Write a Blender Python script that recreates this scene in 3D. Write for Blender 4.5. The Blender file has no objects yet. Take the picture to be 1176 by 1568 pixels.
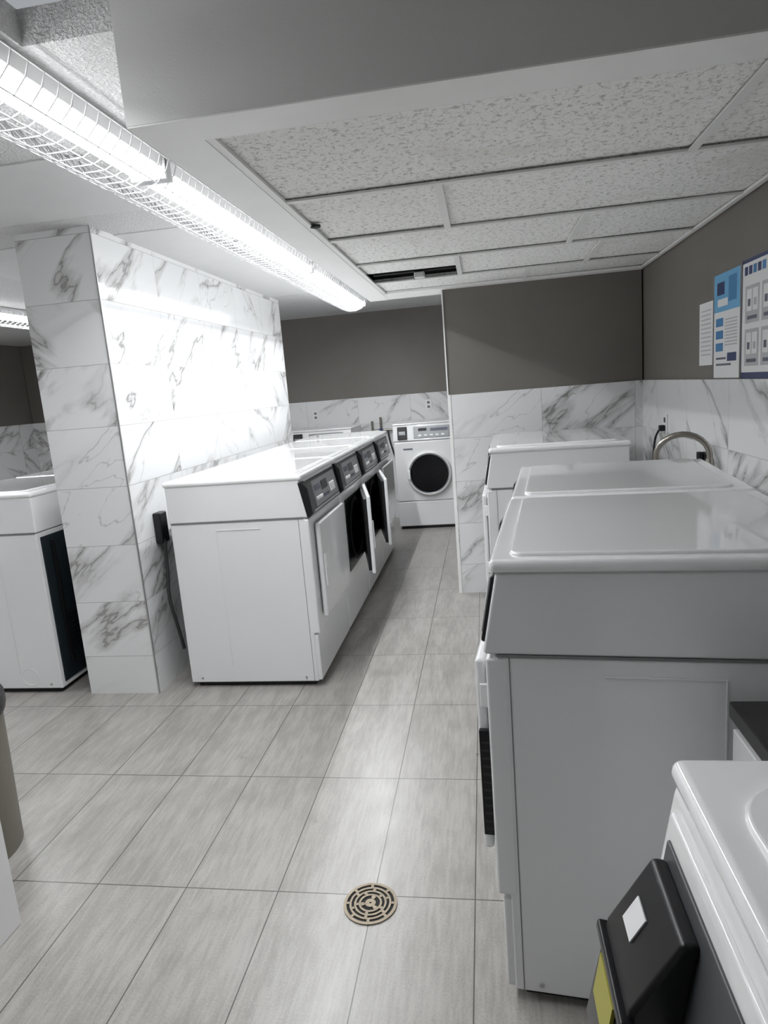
import bpy, bmesh, math, random
from mathutils import Vector, Matrix, Euler
random.seed(7)
scene=bpy.context.scene
COL=scene.collection
try:
    scene.view_settings.view_transform='Standard'
    scene.view_settings.look='None'
    scene.view_settings.exposure=0.2
    scene.view_settings.gamma=1.12
except Exception: pass

# ------------------------------------------------------------------ materials
class NT:
    def __init__(s,name):
        s.m=bpy.data.materials.new(name); s.m.use_nodes=True
        s.t=s.m.node_tree; s.b=s.t.nodes['Principled BSDF']
    def n(s,t,**k):
        x=s.t.nodes.new(t)
        for a,v in k.items(): setattr(x,a,v)
        return x
    def lk(s,a,b): s.t.links.new(a,b)
    def put(s,sock,v):
        if isinstance(v,bpy.types.NodeSocket): s.lk(v,sock)
        else: sock.default_value=v
    def math(s,op,a,b=0.0,c=None,clamp=False):
        x=s.n('ShaderNodeMath',operation=op); x.use_clamp=clamp
        s.put(x.inputs[0],a); s.put(x.inputs[1],b)
        if c is not None: s.put(x.inputs[2],c)
        return x.outputs[0]
    def comb(s,a,b,c):
        x=s.n('ShaderNodeCombineXYZ')
        for i,v in enumerate((a,b,c)): s.put(x.inputs[i],v)
        return x.outputs[0]
    def noise(s,vec,scale,detail=3,rough=.5,dist=0.0):
        x=s.n('ShaderNodeTexNoise'); s.lk(vec,x.inputs['Vector'])
        x.inputs['Scale'].default_value=scale;x.inputs['Detail'].default_value=detail
        x.inputs['Roughness'].default_value=rough;x.inputs['Distortion'].default_value=dist
        return x.outputs['Fac']
    def ramp(s,v,a,b,o0=0.0,o1=1.0,smooth=True):
        x=s.n('ShaderNodeMapRange'); x.interpolation_type='SMOOTHSTEP' if smooth else 'LINEAR'
        s.put(x.inputs[0],v)
        for i,q in enumerate((a,b,o0,o1)): x.inputs[i+1].default_value=q
        return x.outputs[0]
    def mix(s,f,a,b):
        x=s.n('ShaderNodeMix',data_type='RGBA'); s.put(x.inputs[0],f)
        s.put(x.inputs[6],a if isinstance(a,bpy.types.NodeSocket) else tuple(a)+(1,))
        s.put(x.inputs[7],b if isinstance(b,bpy.types.NodeSocket) else tuple(b)+(1,))
        return x.outputs[2]
    def bump(s,h,strength=.3,dist=.01):
        x=s.n('ShaderNodeBump'); x.inputs['Strength'].default_value=strength
        x.inputs['Distance'].default_value=dist; s.lk(h,x.inputs['Height']); s.lk(x.outputs[0],s.b.inputs['Normal'])
    def pos(s):
        g=s.n('ShaderNodeNewGeometry'); x=s.n('ShaderNodeSeparateXYZ'); s.lk(g.outputs['Position'],x.inputs[0])
        return g.outputs['Position'],x.outputs[0],x.outputs[1],x.outputs[2]

def simple(name,col,rough=.5,metal=0.0,coat=0.0,var=.04,scale=8,bump=0,bscale=200,spec=.5):
    a=NT(name); p=a.n('ShaderNodeTexCoord').outputs['Object']
    f=a.noise(p,scale,3)
    c2=tuple(max(0,c*(1-var)) for c in col); c1=tuple(min(1,c*(1+var)) for c in col)
    a.put(a.b.inputs['Base Color'],a.mix(f,c2,c1))
    a.b.inputs['Roughness'].default_value=rough; a.b.inputs['Metallic'].default_value=metal
    a.b.inputs['Coat Weight'].default_value=coat; a.b.inputs['Specular IOR Level'].default_value=spec
    if bump: a.bump(a.noise(p,bscale,2),bump,.002)
    return a.m
def emis(name,col,st):
    a=NT(name); a.b.inputs['Base Color'].default_value=(.9,.9,.9,1)
    a.b.inputs['Emission Color'].default_value=tuple(col)+(1,); a.b.inputs['Emission Strength'].default_value=st
    return a.m

def marble(name,ax,u0):
    a=NT(name); P,x,y,z=a.pos()
    u=a.math('DIVIDE',a.math('SUBTRACT',x if ax=='x' else y,u0),.61)
    v=a.math('DIVIDE',a.math('SUBTRACT',z,.215),.305)
    iu=a.math('FLOOR',u); iv=a.math('FLOOR',v)
    w=a.n('ShaderNodeTexWhiteNoise',noise_dimensions='3D'); a.lk(a.comb(iu,iv,1.7 if ax=='x' else 4.2),w.inputs['Vector'])
    sp=a.n('ShaderNodeSeparateColor'); a.lk(w.outputs['Color'],sp.inputs[0])
    fu=a.math('SUBTRACT',a.math('FRACT',u),.5); fv=a.math('SUBTRACT',a.math('FRACT',v),.5)
    sg=a.math('SUBTRACT',a.math('MULTIPLY',a.math('GREATER_THAN',sp.outputs[2],.35),2.0),1.0)
    lu=a.math('MULTIPLY',a.math('MULTIPLY',fu,.61),sg); lv=a.math('MULTIPLY',fv,.305)
    ru=a.math('ADD',a.math('MULTIPLY',lu,.78),a.math('MULTIPLY',lv,.62))
    rv=a.math('SUBTRACT',a.math('MULTIPLY',lv,.78),a.math('MULTIPLY',lu,.62))
    q=a.comb(a.math('ADD',a.math('MULTIPLY',ru,.34),a.math('MULTIPLY',sp.outputs[0],37.0)),
             a.math('ADD',a.math('MULTIPLY',rv,1.12),a.math('MULTIPLY',sp.outputs[1],23.0)),3.0)
    n1=a.noise(q,2.4,6,.52,.2)
    v1=a.math('ABSOLUTE',a.math('SUBTRACT',n1,.5))
    thin=a.ramp(v1,0,.009,1,0); soft=a.ramp(v1,0,.05,1,0)
    m=a.ramp(a.noise(q,2.0,2),.38,.54)
    n2=a.noise(q,3.2,4,.5,.3); v2=a.math('ABSOLUTE',a.math('SUBTRACT',n2,.52))
    thin2=a.math('MULTIPLY',a.ramp(v2,0,.007,.40,0),a.ramp(a.noise(q,1.9,2),.45,.59))
    ff=a.math('ADD',a.math('MULTIPLY',m,a.math('ADD',a.math('MULTIPLY',thin,.42),a.math('MULTIPLY',soft,.46))),thin2,clamp=True)
    ff=a.math('ADD',ff,a.math('MULTIPLY',a.ramp(a.noise(q,1.5,2),.4,.75),.05),clamp=True)
    col=a.mix(ff,(.76,.765,.77),(.20,.192,.18))
    du=a.math('SUBTRACT',.5,a.math('ABSOLUTE',fu)); dv=a.math('SUBTRACT',.5,a.math('ABSOLUTE',fv))
    g=a.math('MAXIMUM',a.math('LESS_THAN',a.math('MULTIPLY',du,.61),.0013),a.math('LESS_THAN',a.math('MULTIPLY',dv,.305),.0013))
    a.put(a.b.inputs['Base Color'],a.mix(g,col,(.33,.32,.31)))
    a.put(a.b.inputs['Roughness'],a.ramp(g,0,1,.10,.7))
    a.bump(a.math('SUBTRACT',1.0,g),.3,.002)
    return a.m

def floor_mat():
    a=NT('floor_tile'); P,x,y,z=a.pos()
    u=a.math('DIVIDE',a.math('ADD',x,.7086),.305); v=a.math('DIVIDE',a.math('SUBTRACT',y,1.7236),.61)
    w=a.n('ShaderNodeTexWhiteNoise',noise_dimensions='3D'); a.lk(a.comb(a.math('FLOOR',u),a.math('FLOOR',v),.5),w.inputs['Vector'])
    sp=a.n('ShaderNodeSeparateColor'); a.lk(w.outputs['Color'],sp.inputs[0])
    q=a.comb(a.math('ADD',a.math('MULTIPLY',x,6.0),a.math('MULTIPLY',sp.outputs[0],40.0)),a.math('ADD',a.math('MULTIPLY',y,1.0),a.math('MULTIPLY',sp.outputs[1],40.0)),0.0)
    n1=a.noise(q,2.2,5,.65,.3); n2=a.noise(P,7,4,.6); n3=a.noise(P,160,2)
    q2=a.comb(a.math('MULTIPLY',x,90.0),a.math('MULTIPLY',y,9.0),0.0); n4=a.noise(q2,1,2)
    f=a.math('ADD',a.math('MULTIPLY',n1,.38),a.math('ADD',a.math('MULTIPLY',n2,.18),a.math('ADD',a.math('MULTIPLY',n4,.24),a.math('MULTIPLY',n3,.20))))
    f=a.ramp(f,.39,.61); f=a.math('ADD',f,a.math('MULTIPLY',a.math('SUBTRACT',sp.outputs[2],.5),.14),clamp=True)
    col=a.mix(f,(.212,.200,.184),(.325,.310,.290))
    fu=a.math('SUBTRACT',.5,a.math('ABSOLUTE',a.math('SUBTRACT',a.math('FRACT',u),.5)))
    fv=a.math('SUBTRACT',.5,a.math('ABSOLUTE',a.math('SUBTRACT',a.math('FRACT',v),.5)))
    g=a.math('MAXIMUM',a.math('LESS_THAN',a.math('MULTIPLY',fu,.305),.0019),a.math('LESS_THAN',a.math('MULTIPLY',fv,.61),.0019))
    a.put(a.b.inputs['Base Color'],a.mix(g,col,(.048,.042,.038)))
    a.put(a.b.inputs['Roughness'],a.math('ADD',.22,a.math('MULTIPLY',n2,.2)))
    h=a.math('ADD',a.math('MULTIPLY',n3,.15),a.math('SUBTRACT',1.0,g)); a.bump(h,.25,.002)
    return a.m
def popcorn(name,col,scale=110,st=.8,dist=.006):
    a=NT(name); P,x,y,z=a.pos()
    n=a.noise(P,scale,3,.6); f=a.ramp(n,.35,.65)
    a.put(a.b.inputs['Base Color'],a.mix(f,tuple(c*.86 for c in col),col))
    a.b.inputs['Roughness'].default_value=.95; a.bump(f,st,dist); return a.m
def acoustic():
    a=NT('acoustic_tile'); P=a.n('ShaderNodeTexCoord').outputs['Object']
    n=a.noise(P,62,3,.6,.8); f=a.ramp(n,.34,.48)
    n2=a.noise(P,260,2); f2=a.ramp(n2,.30,.42)
    ff=a.math('MULTIPLY',f,f2)
    W=a.n('ShaderNodeNewGeometry').outputs['Position']
    n3=a.noise(W,2.2,4,.6); st=a.ramp(n3,.58,.72,0,.5)
    c=a.mix(ff,(.54,.535,.515),(.94,.935,.91))
    a.put(a.b.inputs['Base Color'],a.mix(st,c,(.74,.71,.65)))
    a.b.inputs['Roughness'].default_value=.95; a.bump(ff,.5,.003); return a.m

M={}
M['floor']=floor_mat(); M['marx']=marble('marble_tile_x','x',-.22); M['mary']=marble('marble_tile_y','y',3.09); M['marp']=marble('marble_tile_end','x',-2.31)
M['paint']=simple('taupe_wall_paint',(.140,.128,.113),.6,var=.05,bump=.25,bscale=180)
M['bulk']=simple('bulkhead_paint',(.66,.655,.645),.45,var=.04,scale=3,bump=.2,bscale=200)
M['trimw']=simple('white_trim_paint',(.88,.875,.86),.5)
M['popcorn']=popcorn('stipple_ceiling',(.70,.70,.70))
M['smoothc']=simple('smooth_ceiling_patch',(.56,.56,.56),.9,bump=.2)
M['tile']=acoustic()
M['tbar']=simple('ceiling_grid_metal',(.80,.795,.78),.5)
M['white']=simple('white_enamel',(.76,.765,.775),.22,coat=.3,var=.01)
M['lit_white']=simple('white_enamel_lit',(.92,.925,.93),.09,coat=.8,var=.01)  # same enamel as the bodies, lightened to paint in brightly lit tops
M['wplast']=simple('white_plastic',(.78,.78,.78),.35,var=.01)
M['seam']=simple('seam_shadow_gap',(.16,.16,.16),.7)
M['black']=simple('black_plastic',(.005,.005,.006),.35,spec=.3)
M['rubber']=simple('black_rubber',(.010,.010,.010),.7)
M['dgrey']=simple('dark_grey_panel',(.05,.053,.058),.4)
M['panel']=simple('silver_control_panel',(.25,.26,.27),.35,metal=.3)
M['steelback']=simple('slate_steel_back',(.012,.020,.025),.45,metal=.4)
M['glass']=simple('dark_door_glass',(.004,.004,.005),.12,spec=.25)
M['chrome']=simple('brushed_nickel',(.33,.305,.27),.28,metal=1)
M['brass']=simple('tarnished_drain_metal',(.20,.165,.12),.5,metal=.7,var=.3,scale=60)
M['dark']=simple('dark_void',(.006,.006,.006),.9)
M['counter']=simple('charcoal_countertop',(.018,.017,.016),.3,var=.3,scale=40)
M['beige']=simple('bin_plastic',(.12,.107,.085),.45)
M['yellow']=simple('yellow_label',(.36,.33,.04),.5)
M['paper']=simple('paper_white',(.80,.80,.80),.7,var=.02)
M['blue']=simple('poster_blue',(.04,.20,.45),.5)
M['lblue']=simple('poster_light_blue',(.13,.40,.68),.5)
M['navy']=simple('poster_navy',(.012,.025,.11),.5)
M['pgrey']=simple('poster_grey',(.46,.47,.48),.5)
M['ink']=simple('printed_ink',(.10,.11,.15),.6)
M['metal']=simple('galvanised_metal',(.5,.5,.5),.4,metal=.8)
M['wire']=simple('white_wire',(.50,.50,.51),.35,metal=.2)
M['tube']=emis('fluorescent_tube',(.97,.99,1.0),14)

# ------------------------------------------------------------------ geometry
def empty(name,loc=(0,0,0),rz=0.0):
    o=bpy.data.objects.new(name,None); COL.objects.link(o); o.location=loc; o.rotation_euler=(0,0,rz)
    o.empty_display_size=.1; return o
def mk(name,bm,mat,parent=None,bevel=0.0,seg=3,smooth=False,loc=None):
    bmesh.ops.recalc_face_normals(bm,faces=bm.faces)
    me=bpy.data.meshes.new(name); bm.to_mesh(me); bm.free()
    o=bpy.data.objects.new(name,me); COL.objects.link(o)
    for m in (mat if isinstance(mat,(list,tuple)) else [mat]): me.materials.append(m)
    if parent: o.parent=parent
    if loc: o.location=loc
    if bevel:
        b=o.modifiers.new('bevel','BEVEL'); b.width=bevel; b.segments=seg; b.limit_method='ANGLE'; b.angle_limit=math.radians(35)
        b.harden_normals=False
        for p in me.polygons: p.use_smooth=True
        w=o.modifiers.new('wn','WEIGHTED_NORMAL') ; w.keep_sharp=True
    return o
def addbox(bm,x0,x1,y0,y1,z0,z1,mi=0):
    vs=[bm.verts.new(p) for p in ((x0,y0,z0),(x1,y0,z0),(x1,y1,z0),(x0,y1,z0),(x0,y0,z1),(x1,y0,z1),(x1,y1,z1),(x0,y1,z1))]
    for f in ((0,3,2,1),(4,5,6,7),(0,1,5,4),(1,2,6,5),(2,3,7,6),(3,0,4,7)):
        fc=bm.faces.new([vs[i] for i in f]); fc.material_index=mi
def box(name,x0,x1,y0,y1,z0,z1,mat,parent=None,bevel=0,seg=3):
    bm=bmesh.new(); addbox(bm,x0,x1,y0,y1,z0,z1); return mk(name,bm,mat,parent,bevel,seg)
def boxes(name,lst,mat,parent=None,bevel=0):
    bm=bmesh.new()
    for b in lst: addbox(bm,*b)
    return mk(name,bm,mat,parent,bevel)
def prism(name,prof,x0,x1,mat,parent=None,bevel=0,seg=3):
    bm=bmesh.new(); A=[bm.verts.new((x0,y,z)) for y,z in prof]; B=[bm.verts.new((x1,y,z)) for y,z in prof]
    bm.faces.new(A); bm.faces.new(B[::-1]); n=len(prof)
    for i in range(n): bm.faces.new((A[i],A[(i+1)%n],B[(i+1)%n],B[i]))
    return mk(name,bm,mat,parent,bevel,seg)
def roundslab(name,x0,x1,y0,y1,z0,z1,rad,mat,parent=None,bevel=.006):
    pts=[]
    for cx,cy,a0 in ((x1-rad,y1-rad,0),(x0+rad,y1-rad,90),(x0+rad,y0+rad,180),(x1-rad,y0+rad,270)):
        for k in range(9):
            t=math.radians(a0+k*90/8); pts.append((cx+rad*math.cos(t),cy+rad*math.sin(t)))
    bm=bmesh.new(); A=[bm.verts.new((x,y,z0)) for x,y in pts]; B=[bm.verts.new((x,y,z1)) for x,y in pts]
    bm.faces.new(A[::-1]); bm.faces.new(B); n=len(pts)
    for i in range(n): bm.faces.new((A[i],A[(i+1)%n],B[(i+1)%n],B[i]))
    return mk(name,bm,mat,parent,bevel)
def lathe(name,prof,mat,parent=None,seg=48,axis='z',loc=(0,0,0),closed=False):
    bm=bmesh.new(); rings=[]
    for r,h in prof:
        ring=[]
        for i in range(seg):
            t=2*math.pi*i/seg; a,b=r*math.cos(t),r*math.sin(t)
            p=(a,b,h) if axis=='z' else ((a,h,b) if axis=='y' else (h,a,b))
            ring.append(bm.verts.new(p))
        rings.append(ring)
    n=len(rings); rng=range(n) if closed else range(n-1)
    for k in rng:
        A,B=rings[k],rings[(k+1)%n]
        for i in range(seg): bm.faces.new((A[i],A[(i+1)%seg],B[(i+1)%seg],B[i]))
    if not closed:
        for R in (rings[0],rings[-1]):
            try: bm.faces.new(R)
            except Exception: pass
    o=mk(name,bm,mat,parent,loc=loc)
    for p in o.data.polygons: p.use_smooth=len(p.vertices)==4
    m=o.modifiers.new('es','EDGE_SPLIT'); m.split_angle=math.radians(40)
    return o
def tube(name,paths,r,mat,parent=None,res=3,cyc=False,smooth=False):
    cu=bpy.data.curves.new(name,'CURVE'); cu.dimensions='3D'; cu.bevel_depth=r; cu.bevel_resolution=res; cu.use_fill_caps=True
    for pts in paths:
        if smooth:
            s=cu.splines.new('NURBS'); s.points.add(len(pts)-1); s.order_u=3; s.use_endpoint_u=True
        else:
            s=cu.splines.new('POLY'); s.points.add(len(pts)-1)
        for i,p in enumerate(pts): s.points[i].co=(*p,1)
        s.use_cyclic_u=cyc
    cu.materials.append(mat)
    o=bpy.data.objects.new(name,cu); COL.objects.link(o)
    if parent: o.parent=parent
    return o

# ------------------------------------------------------------------ room shell
XR=1.05; YB=7.62; XL=-5.6; YF=-2.2; ZC=2.38; WT=1.435
box('floor',XL-.1,XR+.2,YF-.1,YB+.2,-.1,0,M['floor'])
def wall(name,bx,wbx,mm):
    w=box(name,*bx,M['paint']); 
    o=box('wainscot',*wbx,M[mm],w); return w
wall('wall_right',(XR+.012,XR+.15,YF,YB+.15,0,2.75),(XR,XR+.012,YF,YB,0,WT),'mary')
wall('wall_back',(XL,XR+.01,YB+.012,YB+.15,0,2.75),(XL,XR,YB,YB+.012,0,WT),'marx')
wall('wall_left',(XL-.15,XL-.012,YF,YB+.15,0,2.75),(XL-.012,XL,YF,YB,0,WT),'mary')
wall('wall_front',(XL,XR+.01,YF-.15,YF-.012,0,2.75),(XL,XR,YF-.012,YF,0,WT),'marx')
def tiledblock(name,x0,x1,y0,y1,z0,z1):
    bm=bmesh.new(); addbox(bm,x0,x1,y0,y1,z0,z1)
    for f in bm.faces:
        f.normal_update(); f.material_index=1 if abs(f.normal.x)>.5 else 0
    return mk(name,bm,[M['marp'],M['mary']])
dv=tiledblock('wall_divider',-2.20,-1.80,3.09,6.07,0,ZC)
box('edge_trim',-1.804,-1.797,3.086,3.093,0,ZC,M['metal'],dv)
pt=box('wall_partition',-.24,XR,4.682,4.82,0,2.14,M['paint'])
box('wainscot',-.225,XR,4.67,4.682,0,WT,M['marx'],pt)
box('edge_strip',-.247,-.238,4.672,4.82,WT,2.14,M['trimw'],pt)
box('end_strip',-.245,-.225,4.668,4.684,0,WT,M['trimw'],pt)

# ceilings
XE=-1.045
boxes('ceiling',[(XL,XE,YF,YB+.1,ZC,ZC+.08),(XE,XR+.1,1.62,YB+.1,ZC,ZC+.08)],M['popcorn'])
c2=boxes('ceiling_upper',[(XE,XR+.1,YF,1.62,2.60,2.68)],M['popcorn'])
boxes('ledge',[(XE-.004,XE+.010,YF,1.53,ZC-.004,2.60)],M['trimw'],c2)
box('ceiling_line',-.93,-.915,YF,1.53,2.590,2.60,M['trimw'],c2)
cp=box('ceiling_access_panel',-2.35,-1.38,2.27,2.93,ZC-.006,ZC,M['smoothc'],bevel=.002)
box('ceiling_access_panel.001',-2.9,-1.45,3.3,5.8,ZC-.004,ZC+.0,M['smoothc'])
tube('ceiling_joint',[[(-1.73,3.6,ZC-.002),(-1.2,3.75,ZC-.002)],[(-1.38,2.27,ZC-.002),(-1.30,2.29,ZC-.002)]],.002,M['seam'])

# bulkhead (dropped part of the ceiling)
BZ=2.14
bk=empty('ceiling_bulkhead')
boxes('faces',[(-.77,XR+.01,1.54,1.60,BZ,2.60),(-.77,-.71,1.60,4.90,BZ,ZC),(-.71,XR,4.84,4.90,BZ,ZC)],M['bulk'],bk)
box('border_left',-.769,-.635,1.541,4.90,BZ-.004,BZ+.012,M['trimw'],bk)
box('border_front',-.635,XR,1.541,1.665,BZ-.004,BZ+.012,M['trimw'],bk)
box('border_back',-.635,XR,4.60,4.90,BZ-.002,BZ+.012,M['trimw'],bk)
dc=empty('drop_ceiling')
rowsY=[1.665,2.285,2.92,3.54,4.16,4.62]
div={0:[.66],1:[-.11],2:[.45],3:[-.10,.62],4:[.30]}
bars=[]
for y in rowsY[1:-1]: bars.append((-.63,XR,y-.012,y+.012,BZ+.001,BZ+.008))
bars+=[(-.635,-.612,1.665,4.62,BZ-.002,BZ+.008),(1.028,XR,1.665,4.62,BZ-.002,BZ+.008),(-.63,XR,1.665,1.682,BZ+.001,BZ+.008)]
for i in range(5):
    xs=[-.625]+div[i]+[XR-.005]
    for d in div[i]: bars.append((d-.013,d+.013,rowsY[i],rowsY[i+1],BZ+.0012,BZ+.007))
    for j in range(len(xs)-1):
        y0,y1=rowsY[i]+.004,rowsY[i+1]-.004
        if i==3 and j==0: y1=3.88
        bm=bmesh.new(); w=(xs[j+1]-xs[j])/2-.003; d=(y1-y0)/2
        addbox(bm,-w,w,-d,d,0,.016)
        o=mk('tile',bm,M['tile'],dc,bevel=.003,seg=2,loc=((xs[j]+xs[j+1])/2,(y0+y1)/2,BZ+.0085))
        o.rotation_euler=(math.radians(random.uniform(.1,.8)),math.radians(random.uniform(-.25,.25)),0)
        o.location.z+=.0045
boxes('grid',bars,M['tbar'],dc)
boxes('slot_dark_panels',[(-.62,.0,3.80,4.2,2.33,2.34),(-.62,.0,4.172,4.18,BZ+.006,2.34),(-.08,-.07,3.8,4.18,BZ+.03,2.34)],M['dark'],dc)  # near-black panels paint the darkness inside the open ceiling slot
box('slot_bracket',-.36,-.30,3.99,4.05,BZ-.012,BZ+.02,M['wplast'],dc,bevel=.006)
tube('slot_pipe',[[(-.60,4.02,BZ+.03),(-.10,4.02,BZ+.03)]],.008,M['rubber'],dc)
lathe('sensor_rose',[(.0,.0),(.02,0),(.02,-.008),(.0,-.01)],M['dark'],dc,seg=20,loc=(-.60,2.62,BZ+.004))
sc=empty('security_camera',(-.55,5.4,ZC))
lathe('base',[(.0,0),(.045,0),(.045,-.03),(0,-.03)],M['wplast'],sc,seg=24)
lathe('dome',[(.038,-.03),(.036,-.05),(.025,-.066),(.0,-.072)],M['black'],sc,seg=24)

# ------------------------------------------------------------------ light fixtures
def fixture(x,y0,y1,power,guard=True):
    e=empty('fluorescent_strip_light',(x,y0,ZC-.002)); L=y1-y0
    box('housing',-.03,.075,0,L,-.05,0,M['wplast'],e,bevel=.004)
    boxes('end_plates',[(-.045,.085,0,.010,-.085,0),(-.045,.085,L-.010,L,-.085,0)],M['wplast'],e)
    for k,s in enumerate((-.008,.054)):
        o=lathe('tube_%d'%(k+1),[(.016,.02),(.016,L-.02)],M['tube'],e,seg=16,axis='y',loc=(s,0,-.070))
    if guard:
        paths=[]
        def pt(t,y): return (-.045+.150*math.cos(t),y,-.012-.112*math.sin(t))
        ts=[math.radians(a) for a in (8,25,50,75,105,130,155,180)]
        n=int(L/.06)
        for i in range(n+1):
            y=.01+(L-.02)*i/n; paths.append([pt(t,y) for t in ts])
        for t in (ts[0],ts[2],ts[3],ts[4],ts[5],ts[7]): paths.append([pt(t,.0),pt(t,L)])
        for t0,t1 in ((ts[5],ts[7]),):
            z=[]
            for i in range(2*n+1):
                z.append(pt(t0 if i%2 else t1,.01+(L-.02)*i/(2*n)))
            paths.append(z)
        tube('wire_guard',paths,.0022,M['wire'],e,res=1)
    ld=bpy.data.lights.new('lamp','AREA'); ld.shape='RECTANGLE'; ld.size=.035; ld.size_y=L-.1; ld.energy=power; ld.color=(.955,.98,1)
    lo=bpy.data.objects.new('lamp',ld); COL.objects.link(lo); lo.parent=e; lo.location=(.023,L/2,-.072)
    return e
for a,b,p in ((.70,2.36,27),(2.40,4.40,31),(4.44,6.40,33)): fixture(-1.14,a,b,p)
for a,b in ((1.5,3.6),(3.64,5.7)): fixture(-3.75,a,b,36)

# ------------------------------------------------------------------ dryers
W=.748; D=.755; H=1.14
def dryer(loc,rz,door='closed',angle=12):
    e=empty('tumble_dryer',loc,rz)
    prism('cabinet',[(.035,.03),(.035,.29),(.022,.31),(.022,.905),(D-.01,.905),(D-.01,.03)],.002,W-.002,M['white'],e,bevel=.006)
    box('plinth',.03,W-.03,.06,D-.04,0,.035,M['rubber'],e)
    boxes('seam_lines',[(-.0005,W+.0005,.03,D-.015,.904,.909)],M['seam'],e)
    boxes('front_seams',[(.0012,W-.0012,.056,.0585,.032,.904)],M['seam'],e)
    box('kick_panel',.006,W-.006,.016,.05,.035,.285,M['white'],e,bevel=.006)
    box('front_panel',.001,W-.001,.004,.056,.295,.90,M['white'],e,bevel=.008)
    prism('console_housing',[(.0,.912),(.036,1.10),(D-.005,1.10),(D-.005,.909),(.01,.909)],.001,W-.001,M['white'],e,bevel=.007)
    bm=bmesh.new(); addbox(bm,-.006,W+.006,.022,D+.004,1.098,1.128)
    mk('top_lid',bm,M['lit_white'],e,bevel=.013,seg=4)
    roundslab('top_pressing',.028,W-.028,.065,D-.05,1.12,1.136,.03,M['lit_white'],e,bevel=.008)
    for sx in (.0015,W-.0015):
        s=-1 if sx<.1 else 1
        boxes('side_pressing',[(min(sx,sx+s*.0022),max(sx,sx+s*.0022),.26,.50,.862,.866),(min(sx,sx+s*.0022),max(sx,sx+s*.0022),.498,.502,.12,.866)],M['white'],e,bevel=.0008)
    sl=math.atan2(.036,.188)
    c=empty('console',(0,.0,.912)); c.parent=e; c.rotation_euler=(-sl,0,0)
    box('console_bezel',.0,W-.035,-.010,.004,.012,.172,M['black'],c,bevel=.006)
    box('console_panel',.16,W-.07,-.014,-.008,.022,.158,M['panel'],c,bevel=.004)
    prism('end_cap',[(.0,-.005),(-.028,.012),(-.034,.14),(-.012,.180),(.008,.180),(.008,.0)],-.007,.045,M['black'],c,bevel=.006)
    box('card_slot',.06,.14,-.018,-.009,.03,.15,M['black'],c,bevel=.004)
    box('display',.33,.46,-.0165,-.012,.085,.135,M['black'],c,bevel=.002)
    boxes('buttons',[(.18+.035*i,.205+.035*i,-.018,-.012,.05,.068) for i in range(4)]+[(.50+.04*i,.53+.04*i,-.018,-.012,.05,.10) for i in range(3)],M['wplast'],c,bevel=.003)
    boxes('labels',[(.18,.30,-.0155,-.012,.10,.13),(.33,.46,-.0155,-.012,.045,.06)],M['ink'],c)
    dx0,dx1,dz0,dz1=.075,W-.075,.36,.865
    if door=='open':
        box('dark_opening_panel',dx0+.02,dx1-.02,-.001,.01,dz0+.02,dz1-.02,M['black'],e,bevel=.002)  # black panel paints the dark interior behind the ajar door
        lathe('drum_seal',[(.17,-.004),(.19,-.012),(.21,-.004)],M['rubber'],e,seg=40,axis='y',loc=(W/2,0,(dz0+dz1)/2))
    if door=='edge_strip_door':
        box('door_edge_strip',W-.074,W-.060,-.027,.004,.41,.69,M['black'],e,bevel=.002)  # added black strip along the near edge of the closed door
        boxes('strip_slats',[(W-.0605,W-.0595,-.022,.0,.425+.021*i,.431+.021*i) for i in range(12)],M['rubber'],e)
    h=empty('door',(dx1,.0,0)); h.parent=e
    w=dx1-dx0; a,b=-w,0
    box('door_panel',a,b,-.030,-.006,dz0,dz1,M['white'],h,bevel=.010,seg=4)
    box('door_liner',a+.02,b-.02,-.008,.002 if door!='open' else .014,dz0+.02,dz1-.02,M['wplast'] if door!='open' else M['black'],h,bevel=.003)
    box('door_handle',a+.02,a+.055,-.040,-.029,.52,.70,M['wplast'],h,bevel=.006)
    if door=='open': h.rotation_euler=(0,0,math.radians(angle))
    boxes('hinges',[(dx1-.006,dx1+.006,-.020,.006,dz0+.06,dz0+.12),(dx1-.006,dx1+.006,-.020,.006,dz1-.12,dz1-.06)],M['wplast'],e,bevel=.003)
    box('back_panel',.03,W-.03,D-.012,D-.004,.06,.88,M['steelback'],e)
    lathe('exhaust_duct',[(.05,0),(.05,.05),(.044,.05),(.044,0)],M['metal'],e,seg=28,axis='y',loc=(W/2,D-.006,.16))
    boxes('back_ribs',[(.10,.13,D-.004,D+.006,.15,.85),(.62,.65,D-.004,D+.006,.15,.85),(.30,.42,D-.004,D+.004,.55,.72)]+[(.45,.6,D-.004,D+.003,.2+.03*i,.212+.03*i) for i in range(8)],M['black'],e,bevel=.002)
    for sx in (.0015,W-.0015):
        lathe('knockout',[(.047,-.001),(.048,.0008*(1 if sx>.1 else -1)),(.050,.0008*(1 if sx>.1 else -1)),(.051,-.001)],M['white'],e,seg=32,axis='x',loc=(sx,.56,.10),closed=True)
        s=.0035 if sx>.1 else -.0035
        lathe('screw_1',[(.0,0),(.006,0),(.006,s),(0,s)],M['metal'],e,seg=12,axis='x',loc=(sx,.10,.055))
        lathe('screw_2',[(.0,0),(.006,0),(.006,s),(0,s)],M['metal'],e,seg=12,axis='x',loc=(sx,.68,.055))
    return e
PI2=math.pi/2
def rad(d): return math.radians(d)
for i,st in enumerate(('closed','open','open','closed')):
    dryer((-.892,3.15+.756*i,0),PI2,st,angle=13)
for i in range(4):
    dryer((-3.115,3.09+.752*(i+1),0),-PI2,'closed')
def right_dryer(nx,ny,deg,st,sx=1.0,sz=1.0):
    a=rad(-90-deg); e=dryer((nx-W*sx*math.cos(a),ny-W*sx*math.sin(a),0),a,st); e.scale=(sx,1,sz)
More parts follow.
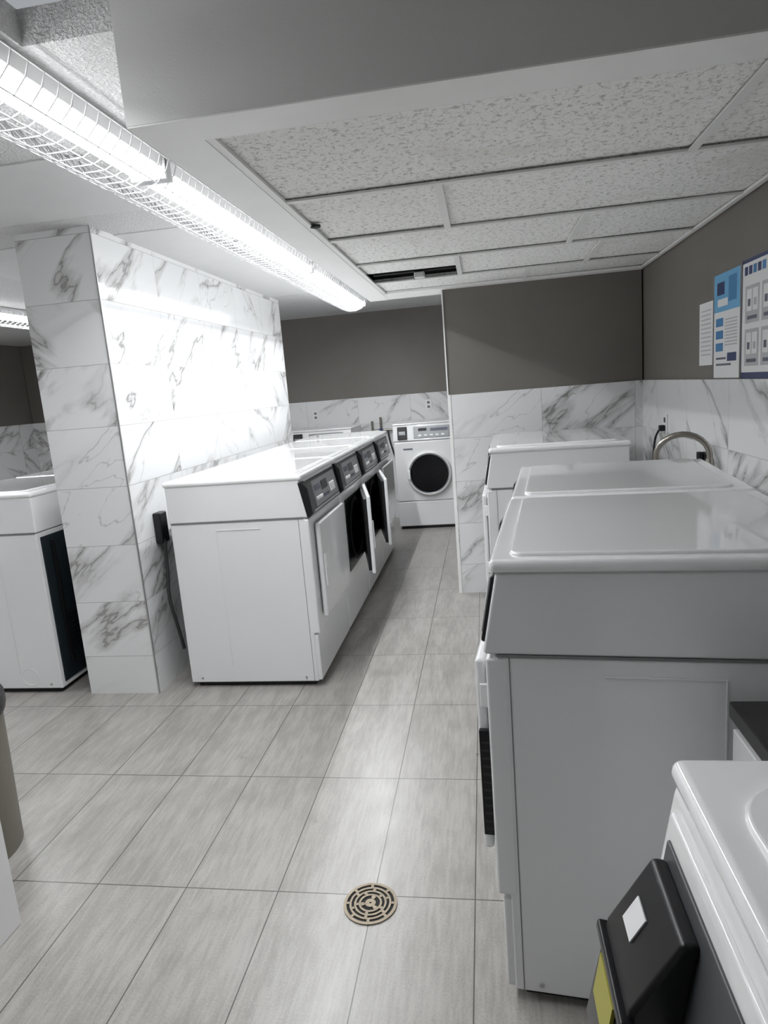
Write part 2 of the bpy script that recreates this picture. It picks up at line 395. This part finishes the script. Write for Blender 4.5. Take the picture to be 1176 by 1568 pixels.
right_dryer(-.03,1.405,5.5,'edge_strip_door')
right_dryer(.05,2.19,5.5,'closed')
right_dryer(-.01,3.62,2.5,'closed',1.2,1.02)

# ------------------------------------------------------------------ front-load washers at back wall
def washer(loc,rz,H=1.14,W=.686,D=.62):
    e=empty('front_load_washer',loc,rz)
    box('cabinet',0,W,.012,D,.03,.97,M['white'],e,bevel=.01)
    box('plinth',.02,W-.02,.03,D-.03,0,.035,M['rubber'],e)
    box('lower_panel',.006,W-.006,-.0,.03,.035,.30,M['white'],e,bevel=.008)
    box('front_panel',.004,W-.004,-.004,.03,.306,.945,M['white'],e,bevel=.012)
    boxes('seams',[(.0,W,.008,D-.01,.968,.973)],M['seam'],e)
    prism('console_housing',[(-.008,.955),(.02,1.13),(D,1.13),(D,.973),(.0,.973-.01)],.0,W,M['white'],e,bevel=.01)
    box('top_lid',-.004,W+.004,.01,D+.003,1.118,H,M['white'],e,bevel=.012)
    c=empty('console',(0,-.008,.955)); c.parent=e; c.rotation_euler=(-math.atan2(.028,.175),0,0)
    box('coin_slot_box',.05,.15,-.022,.01,.015,.15,M['black'],c,bevel=.006)
    box('coin_plate',.065,.135,-.026,-.02,.06,.10,M['panel'],c,bevel=.004)
    box('control_panel',.22,.60,-.008,.004,.02,.145,M['panel'],c,bevel=.008)
    box('display',.27,.36,-.0105,-.004,.095,.125,M['black'],c,bevel=.002)
    boxes('buttons',[(.27+.06*i,.305+.06*i,-.012,-.004,.04,.058) for i in range(5)],M['wplast'],c,bevel=.003)
    boxes('labels',[(.40,.58,-.0105,-.006,.09,.12)],M['ink'],c)
    cz=.60; cx=W/2+.02
    lathe('door_ring',[(.205,.0),(.234,.0),(.238,-.02),(.230,-.045),(.220,-.052),(.210,-.04)],M['wplast'],e,seg=64,axis='y',loc=(cx,0,cz),closed=True)
    lathe('door_trim',[(.200,-.03),(.211,-.03),(.213,-.045),(.208,-.050),(.202,-.045)],M['panel'],e,seg=64,axis='y',loc=(cx,0,cz),closed=True)
    lathe('door_glass',[(.206,-.042),(.17,-.030),(.12,-.012),(.06,-.008),(.0,-.007)],M['glass'],e,seg=64,axis='y',loc=(cx,0,cz))
    lathe('drum_ring',[(.122,-.018),(.126,-.024),(.131,-.016)],M['metal'],e,seg=48,axis='y',loc=(cx,0,cz))
    box('door_handle',cx-.225,cx-.200,-.062,-.04,cz-.05,cz+.05,M['wplast'],e,bevel=.008)
    box('badge',.10,.20,-.007,-.003,.86,.875,M['ink'],e)
    return e
washer((-.965,6.95,0),0)
washer((-2.10,6.95,0),0)
washer((-2.80,6.95,0),0)

# ------------------------------------------------------------------ near washer (bottom right)
e=empty('coin_washer',(.19,.845,0),-PI2)
Wn=.70; Dn=.78
prism('cabinet',[(.04,.03),(.04,.68),(.0,.735),(.0,.765),(.035,.965),(.06,.985),(Dn,.985),(Dn,.03)],0,Wn,M['lit_white'],e,bevel=.014,seg=4)
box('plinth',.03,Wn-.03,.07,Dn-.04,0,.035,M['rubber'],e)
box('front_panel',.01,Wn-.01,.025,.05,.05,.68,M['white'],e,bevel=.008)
box('top_lid',-.004,Wn+.004,.030,Dn+.004,.965,1.0,M['lit_white'],e,bevel=.016,seg=4)
roundslab('lid_rim',.06,Wn-.05,.075,Dn-.08,.990,1.008,.09,M['lit_white'],e,bevel=.007)
roundslab('lid_groove_shade',.082,Wn-.072,.097,Dn-.102,1.0,1.0086,.075,M['pgrey'],e,bevel=.0004)  # grey slab paints the shade of the groove pressed into the lid
roundslab('lid_inner',.094,Wn-.084,.109,Dn-.114,1.0,1.016,.066,M['lit_white'],e,bevel=.007)
c=empty('console',(0,.0,.765)); c.parent=e; c.rotation_euler=(-math.atan2(.035,.20),0,0)
box('bezel',.03,Wn-.03,-.008,.004,-.03,.180,M['lit_white'],c,bevel=.006)
box('fascia',.05,Wn-.05,-.012,-.006,-.02,.150,M['dgrey'],c,bevel=.005)
box('control_panel',.30,.62,-.016,-.010,.01,.135,M['panel'],c,bevel=.004)
prism('payment_box',[(-.010,-.14),(-.060,-.14),(-.075,-.115),(-.070,.03),(-.030,.13),(-.010,.13)],.06,.20,M['black'],c,bevel=.007)
box('payment_hood',.054,.206,-.080,-.062,.006,.020,M['black'],c,bevel=.004)
box('yellow_label',.085,.165,-.0770,-.0725,-.065,-.005,M['yellow'],c)
o=box('sticker',.09,.13,-.001,.001,-.018,.018,M['paper'],c); o.location=(0,-.0530,.075); o.rotation_euler=(-math.atan2(.040,.10),0,0)

# ------------------------------------------------------------------ counter cabinet + sink
e=empty('base_cabinet')
box('carcass',.47,XR-.01,.87,1.285,.08,.815,M['white'],e,bevel=.004)
box('kick',.52,XR-.01,.89,1.27,0,.085,M['black'],e)
box('countertop',.45,XR-.003,.86,1.298,.815,.85,M['counter'],e,bevel=.004)
boxes('doors',[(.452,.47,.875,1.07,.10,.80),(.452,.47,1.076,1.28,.10,.80)],M['lit_white'],e,bevel=.003)
e=empty('laundry_sink')
boxes('basin',[(.50,1.03,3.02,3.05,.55,.88),(.50,1.03,3.49,3.52,.55,.88),(.50,.53,3.05,3.49,.55,.88),(.98,1.03,3.05,3.49,.55,.88),(.50,1.03,3.02,3.52,.52,.55)],M['wplast'],e,bevel=.006)
boxes('legs',[(.52,.56,3.04,3.08,0,.53),(.52,.56,3.46,3.50,0,.53),(.97,1.01,3.04,3.08,0,.53),(.97,1.01,3.46,3.50,0,.53)],M['wplast'],e)
pts=[(.80,3.30,.87),(.80,3.30,1.08)]
for i in range(13):
    t=math.pi*(1-i/12); pts.append((.905+.105*math.cos(t),3.30-.10*i/12,1.10+.095*math.sin(t)))
pts.append((1.01,3.20,1.04))
tube('faucet_spout',[pts],.014,M['chrome'],e,res=6)
lathe('faucet_head',[(.017,0),(.02,-.02),(.02,-.10),(.014,-.11)],M['chrome'],e,seg=20,loc=(1.01,3.20,1.08))
lathe('faucet_base',[(.03,0),(.026,.03),(.018,.05),(.016,.12)],M['chrome'],e,seg=24,loc=(.80,3.30,.868))
box('faucet_ledge',.74,1.03,3.24,3.36,.84,.88,M['wplast'],e,bevel=.004)
tube('faucet_lever',[[(.80,3.30,.95),(.80,3.23,.99)]],.007,M['chrome'],e)

def outlet(loc,axis,plug=False):
    e=empty('wall_outlet',loc)
    if axis=='x':
        box('plate',-.008,0,-.036,.036,-.058,.058,M['wplast'],e,bevel=.003)
        boxes('sockets',[(-.010,-.007,-.016,.016,.010,.038),(-.010,-.007,-.016,.016,-.038,-.010)],M['seam'] if not plug else M['black'],e)
        if plug: box('plug',-.04,-.008,-.018,.018,-.04,-.005,M['black'],e,bevel=.005)
    else:
        box('plate',-.036,.036,-.008,0,-.058,.058,M['wplast'],e,bevel=.003)
        boxes('sockets',[(-.016,.016,-.010,-.007,.010,.038),(-.016,.016,-.010,-.007,-.038,-.010)],M['seam'],e)
    return e
outlet((XR,4.1,1.18),'x',True)
e=empty('water_valve',(XR,3.40,1.06))
lathe('flange',[(0,0),(.03,0),(.03,-.01),(0,-.012)],M['black'],e,seg=20,axis='x')
box('lever',-.035,-.012,-.02,.02,-.03,.03,M['black'],e,bevel=.006)
outlet((-1.95,YB,1.27),'y'); outlet((-.62,YB,1.30),'y')
tube('power_cord',[[(1.015,4.1,1.15),(1.0,4.14,1.12),(1.0,4.19,1.0),(1.0,4.2,.8),(1.0,4.18,.5)]],.006,M['rubber'],smooth=True)
e=empty('power_cable')
box('plug',-1.80,-1.755,3.28,3.36,.78,.95,M['black'],e,bevel=.008)
tube('cord',[[(-1.76,3.30,.80),(-1.74,3.26,.65),(-1.73,3.20,.5),(-1.70,3.20,.35),(-1.69,3.22,.2)]],.009,M['rubber'],e,smooth=True)
e=empty('water_pipes')
tube('pipes',[[(-1.28,YB-.05,.0),(-1.28,YB-.05,1.16)],[(-1.18,YB-.05,.0),(-1.18,YB-.05,1.2)],[(-1.28,YB-.05,1.05),(-1.05,YB-.05,1.05)]],.014,M['chrome'],e)
tube('hoses',[[(-1.10,YB-.05,1.05),(-1.10,YB-.12,.95),(-1.0,YB-.06,.6)],[(-1.22,YB-.06,.98),(-1.30,YB-.14,.8),(-1.36,YB-.1,.6)]],.010,M['rubber'],e,smooth=True)
lathe('valve',[(.0,0),(.025,0),(.025,.015),(0,.015)],M['navy'],e,seg=16,axis='y',loc=(-1.18,YB-.09,1.05))

# ------------------------------------------------------------------ floor drain
e=empty('floor_drain',(-.41,1.69,0))
lathe('pan',[(0,.0005),(.080,.0005),(.080,.001),(0,.001)],M['dark'],e,seg=48)
def ring(bm,r0,r1,a0,a1,z0=.001,z1=.004):
    n=max(2,int((a1-a0)/.12)); P=[]
    for i in range(n+1):
        t=a0+(a1-a0)*i/n; c,s=math.cos(t),math.sin(t)
        P.append([bm.verts.new((r*c,r*s,z)) for r,z in ((r0,z0),(r1,z0),(r1,z1),(r0,z1))])
    for i in range(n):
        A,B=P[i],P[i+1]
        for k in range(4): bm.faces.new((A[k],A[(k+1)%4],B[(k+1)%4],B[k]))
    bm.faces.new(P[0]); bm.faces.new(P[-1][::-1])
bm=bmesh.new()
ring(bm,.072,.081,0,2*math.pi)
for r in (.057,.043,.029): ring(bm,r,r+.006,0,2*math.pi)
ring(bm,.003,.016,0,2*math.pi)
for k,(r0,r1) in enumerate(((.063,.072),(.049,.057),(.035,.043),(.016,.029))):
    nn=(8,6,5,3)[k]
    for i in range(nn):
        t=2*math.pi*i/nn+.35*k; ring(bm,r0-.001,r1+.001,t,t+.010/r0*.8)
mk('grate',bm,M['brass'],e)

# ------------------------------------------------------------------ trash can, table
e=empty('trash_can',(-1.925,1.83,0))
lathe('bin',[(.0,.0),(.205,.0),(.205,.02),(.218,.54),(.224,.54),(.224,.555),(.21,.555),(.195,.05),(0,.05)],M['beige'],e,seg=48)
lathe('bag_rim',[(.205,.52),(.226,.505),(.232,.53),(.230,.565),(.215,.575),(.200,.55)],M['black'],e,seg=40,closed=True)
e=empty('folding_table')
box('top',-2.6,-1.42,.70,1.57,.86,.90,M['wplast'],e,bevel=.006)
boxes('end_panels',[(-1.495,-1.47,.76,1.555,0,.86),(-2.56,-2.535,.76,1.555,0,.86)],M['wplast'],e,bevel=.003)
box('shelf',-2.54,-1.49,.80,1.50,.12,.14,M['wplast'],e)

# ------------------------------------------------------------------ posters on right wall
XP=XR+.012
def poster(name,y0,y1,z0,z1,layers,base='paper'):
    e=empty(name); box('sheet',XP-.002,XP-.0002,y0,y1,z0,z1,M[base],e)
    for L,items in enumerate(layers):
        by={}
        for (a,b,c,d,m) in items:
            Y1=y1-(y1-y0)*a; Y0=y1-(y1-y0)*b
            by.setdefault(m,[]).append((XP-.0024-.0004*L,XP-.0021-.0004*L,Y0,Y1,z0+(z1-z0)*c,z0+(z1-z0)*d))
        for m,l in by.items(): boxes('print_'+m,l,M[m],e)
    return e
poster('paper_notice',3.34,3.53,1.50,1.79,[[(.12,.88,.86-.07*i,.88-.07*i,'pgrey') for i in range(11)]])
poster('wall_poster',3.01,3.32,1.44,1.89,[
 [(0,1,.64,1,'lblue'),(.08,.38,.50,.58,'blue'),(.08,.38,.38,.46,'blue'),(.08,.38,.26,.34,'blue'),(.1,.5,.18,.20,'ink'),(.1,.7,.12,.14,'ink'),(.55,.9,.16,.24,'navy')]
 +[(.45,.92,.55-.03*i,.562-.03*i,'pgrey') for i in range(9)],
 [(.12,.42,.80,.92,'navy'),(.15,.55,.69,.76,'paper'),(.58,.88,.72,.95,'blue')]])
L1=[];L2=[]
for r_ in range(2):
    for q_ in range(3):
        a=.07+.30*q_; c=.47-.36*r_
        L1.append((a,a+.26,c,c+.31,'pgrey'))
        L2+= [(a+.03,a+.12,c+.10,c+.28,'paper'),(a+.14,a+.23,c+.10,c+.28,'paper'),(a+.04,a+.22,c+.03,c+.06,'ink')]
L3=[]
for r_ in range(2):
    for q_ in range(3):
        a=.07+.30*q_; c=.47-.36*r_
        L3+=[(a+.05,a+.10,c+.14,c+.20,'ink'),(a+.16,a+.21,c+.14,c+.20,'ink' if q_%2 else 'pgrey')]
poster('instruction_poster',2.45,2.99,1.435,1.90,[
 [(0,1,0,.055,'navy'),(.52,1,.84,1,'navy'),(0,.52,.97,1,'navy'),(0,.012,0,1,'navy')]+L1,
 [(.05,.11,.87,.94,'navy'),(.13,.19,.87,.94,'navy'),(.21,.27,.87,.94,'blue'),(.29,.35,.87,.94,'navy'),(.37,.43,.87,.94,'blue'),(.56,.9,.90,.93,'paper')]+L2,L3])

# ------------------------------------------------------------------ camera
f,pi_,ya,ro,h=1289.20612,.18314,.16049,.08029,1.50906
F=Vector((-math.sin(ya)*math.cos(pi_),math.cos(ya)*math.cos(pi_),-math.sin(pi_)))
r=Vector((math.cos(ya),math.sin(ya),0)); up=r.cross(F)
R=math.cos(ro)*r-math.sin(ro)*up; U=math.sin(ro)*r+math.cos(ro)*up
cd=bpy.data.cameras.new('camera'); cam=bpy.data.objects.new('camera',cd); COL.objects.link(cam)
cd.sensor_fit='HORIZONTAL'; cd.sensor_width=36; cd.lens=36*f/1500; cd.clip_start=.02
m=Matrix(((R.x,U.x,-F.x,0),(R.y,U.y,-F.y,0),(R.z,U.z,-F.z,h),(0,0,0,1)))
cam.matrix_world=m
scene.camera=cam
w=bpy.data.worlds.new('world'); scene.world=w; w.use_nodes=True
w.node_tree.nodes['Background'].inputs[0].default_value=(.9,.95,1,1); w.node_tree.nodes['Background'].inputs[1].default_value=.3
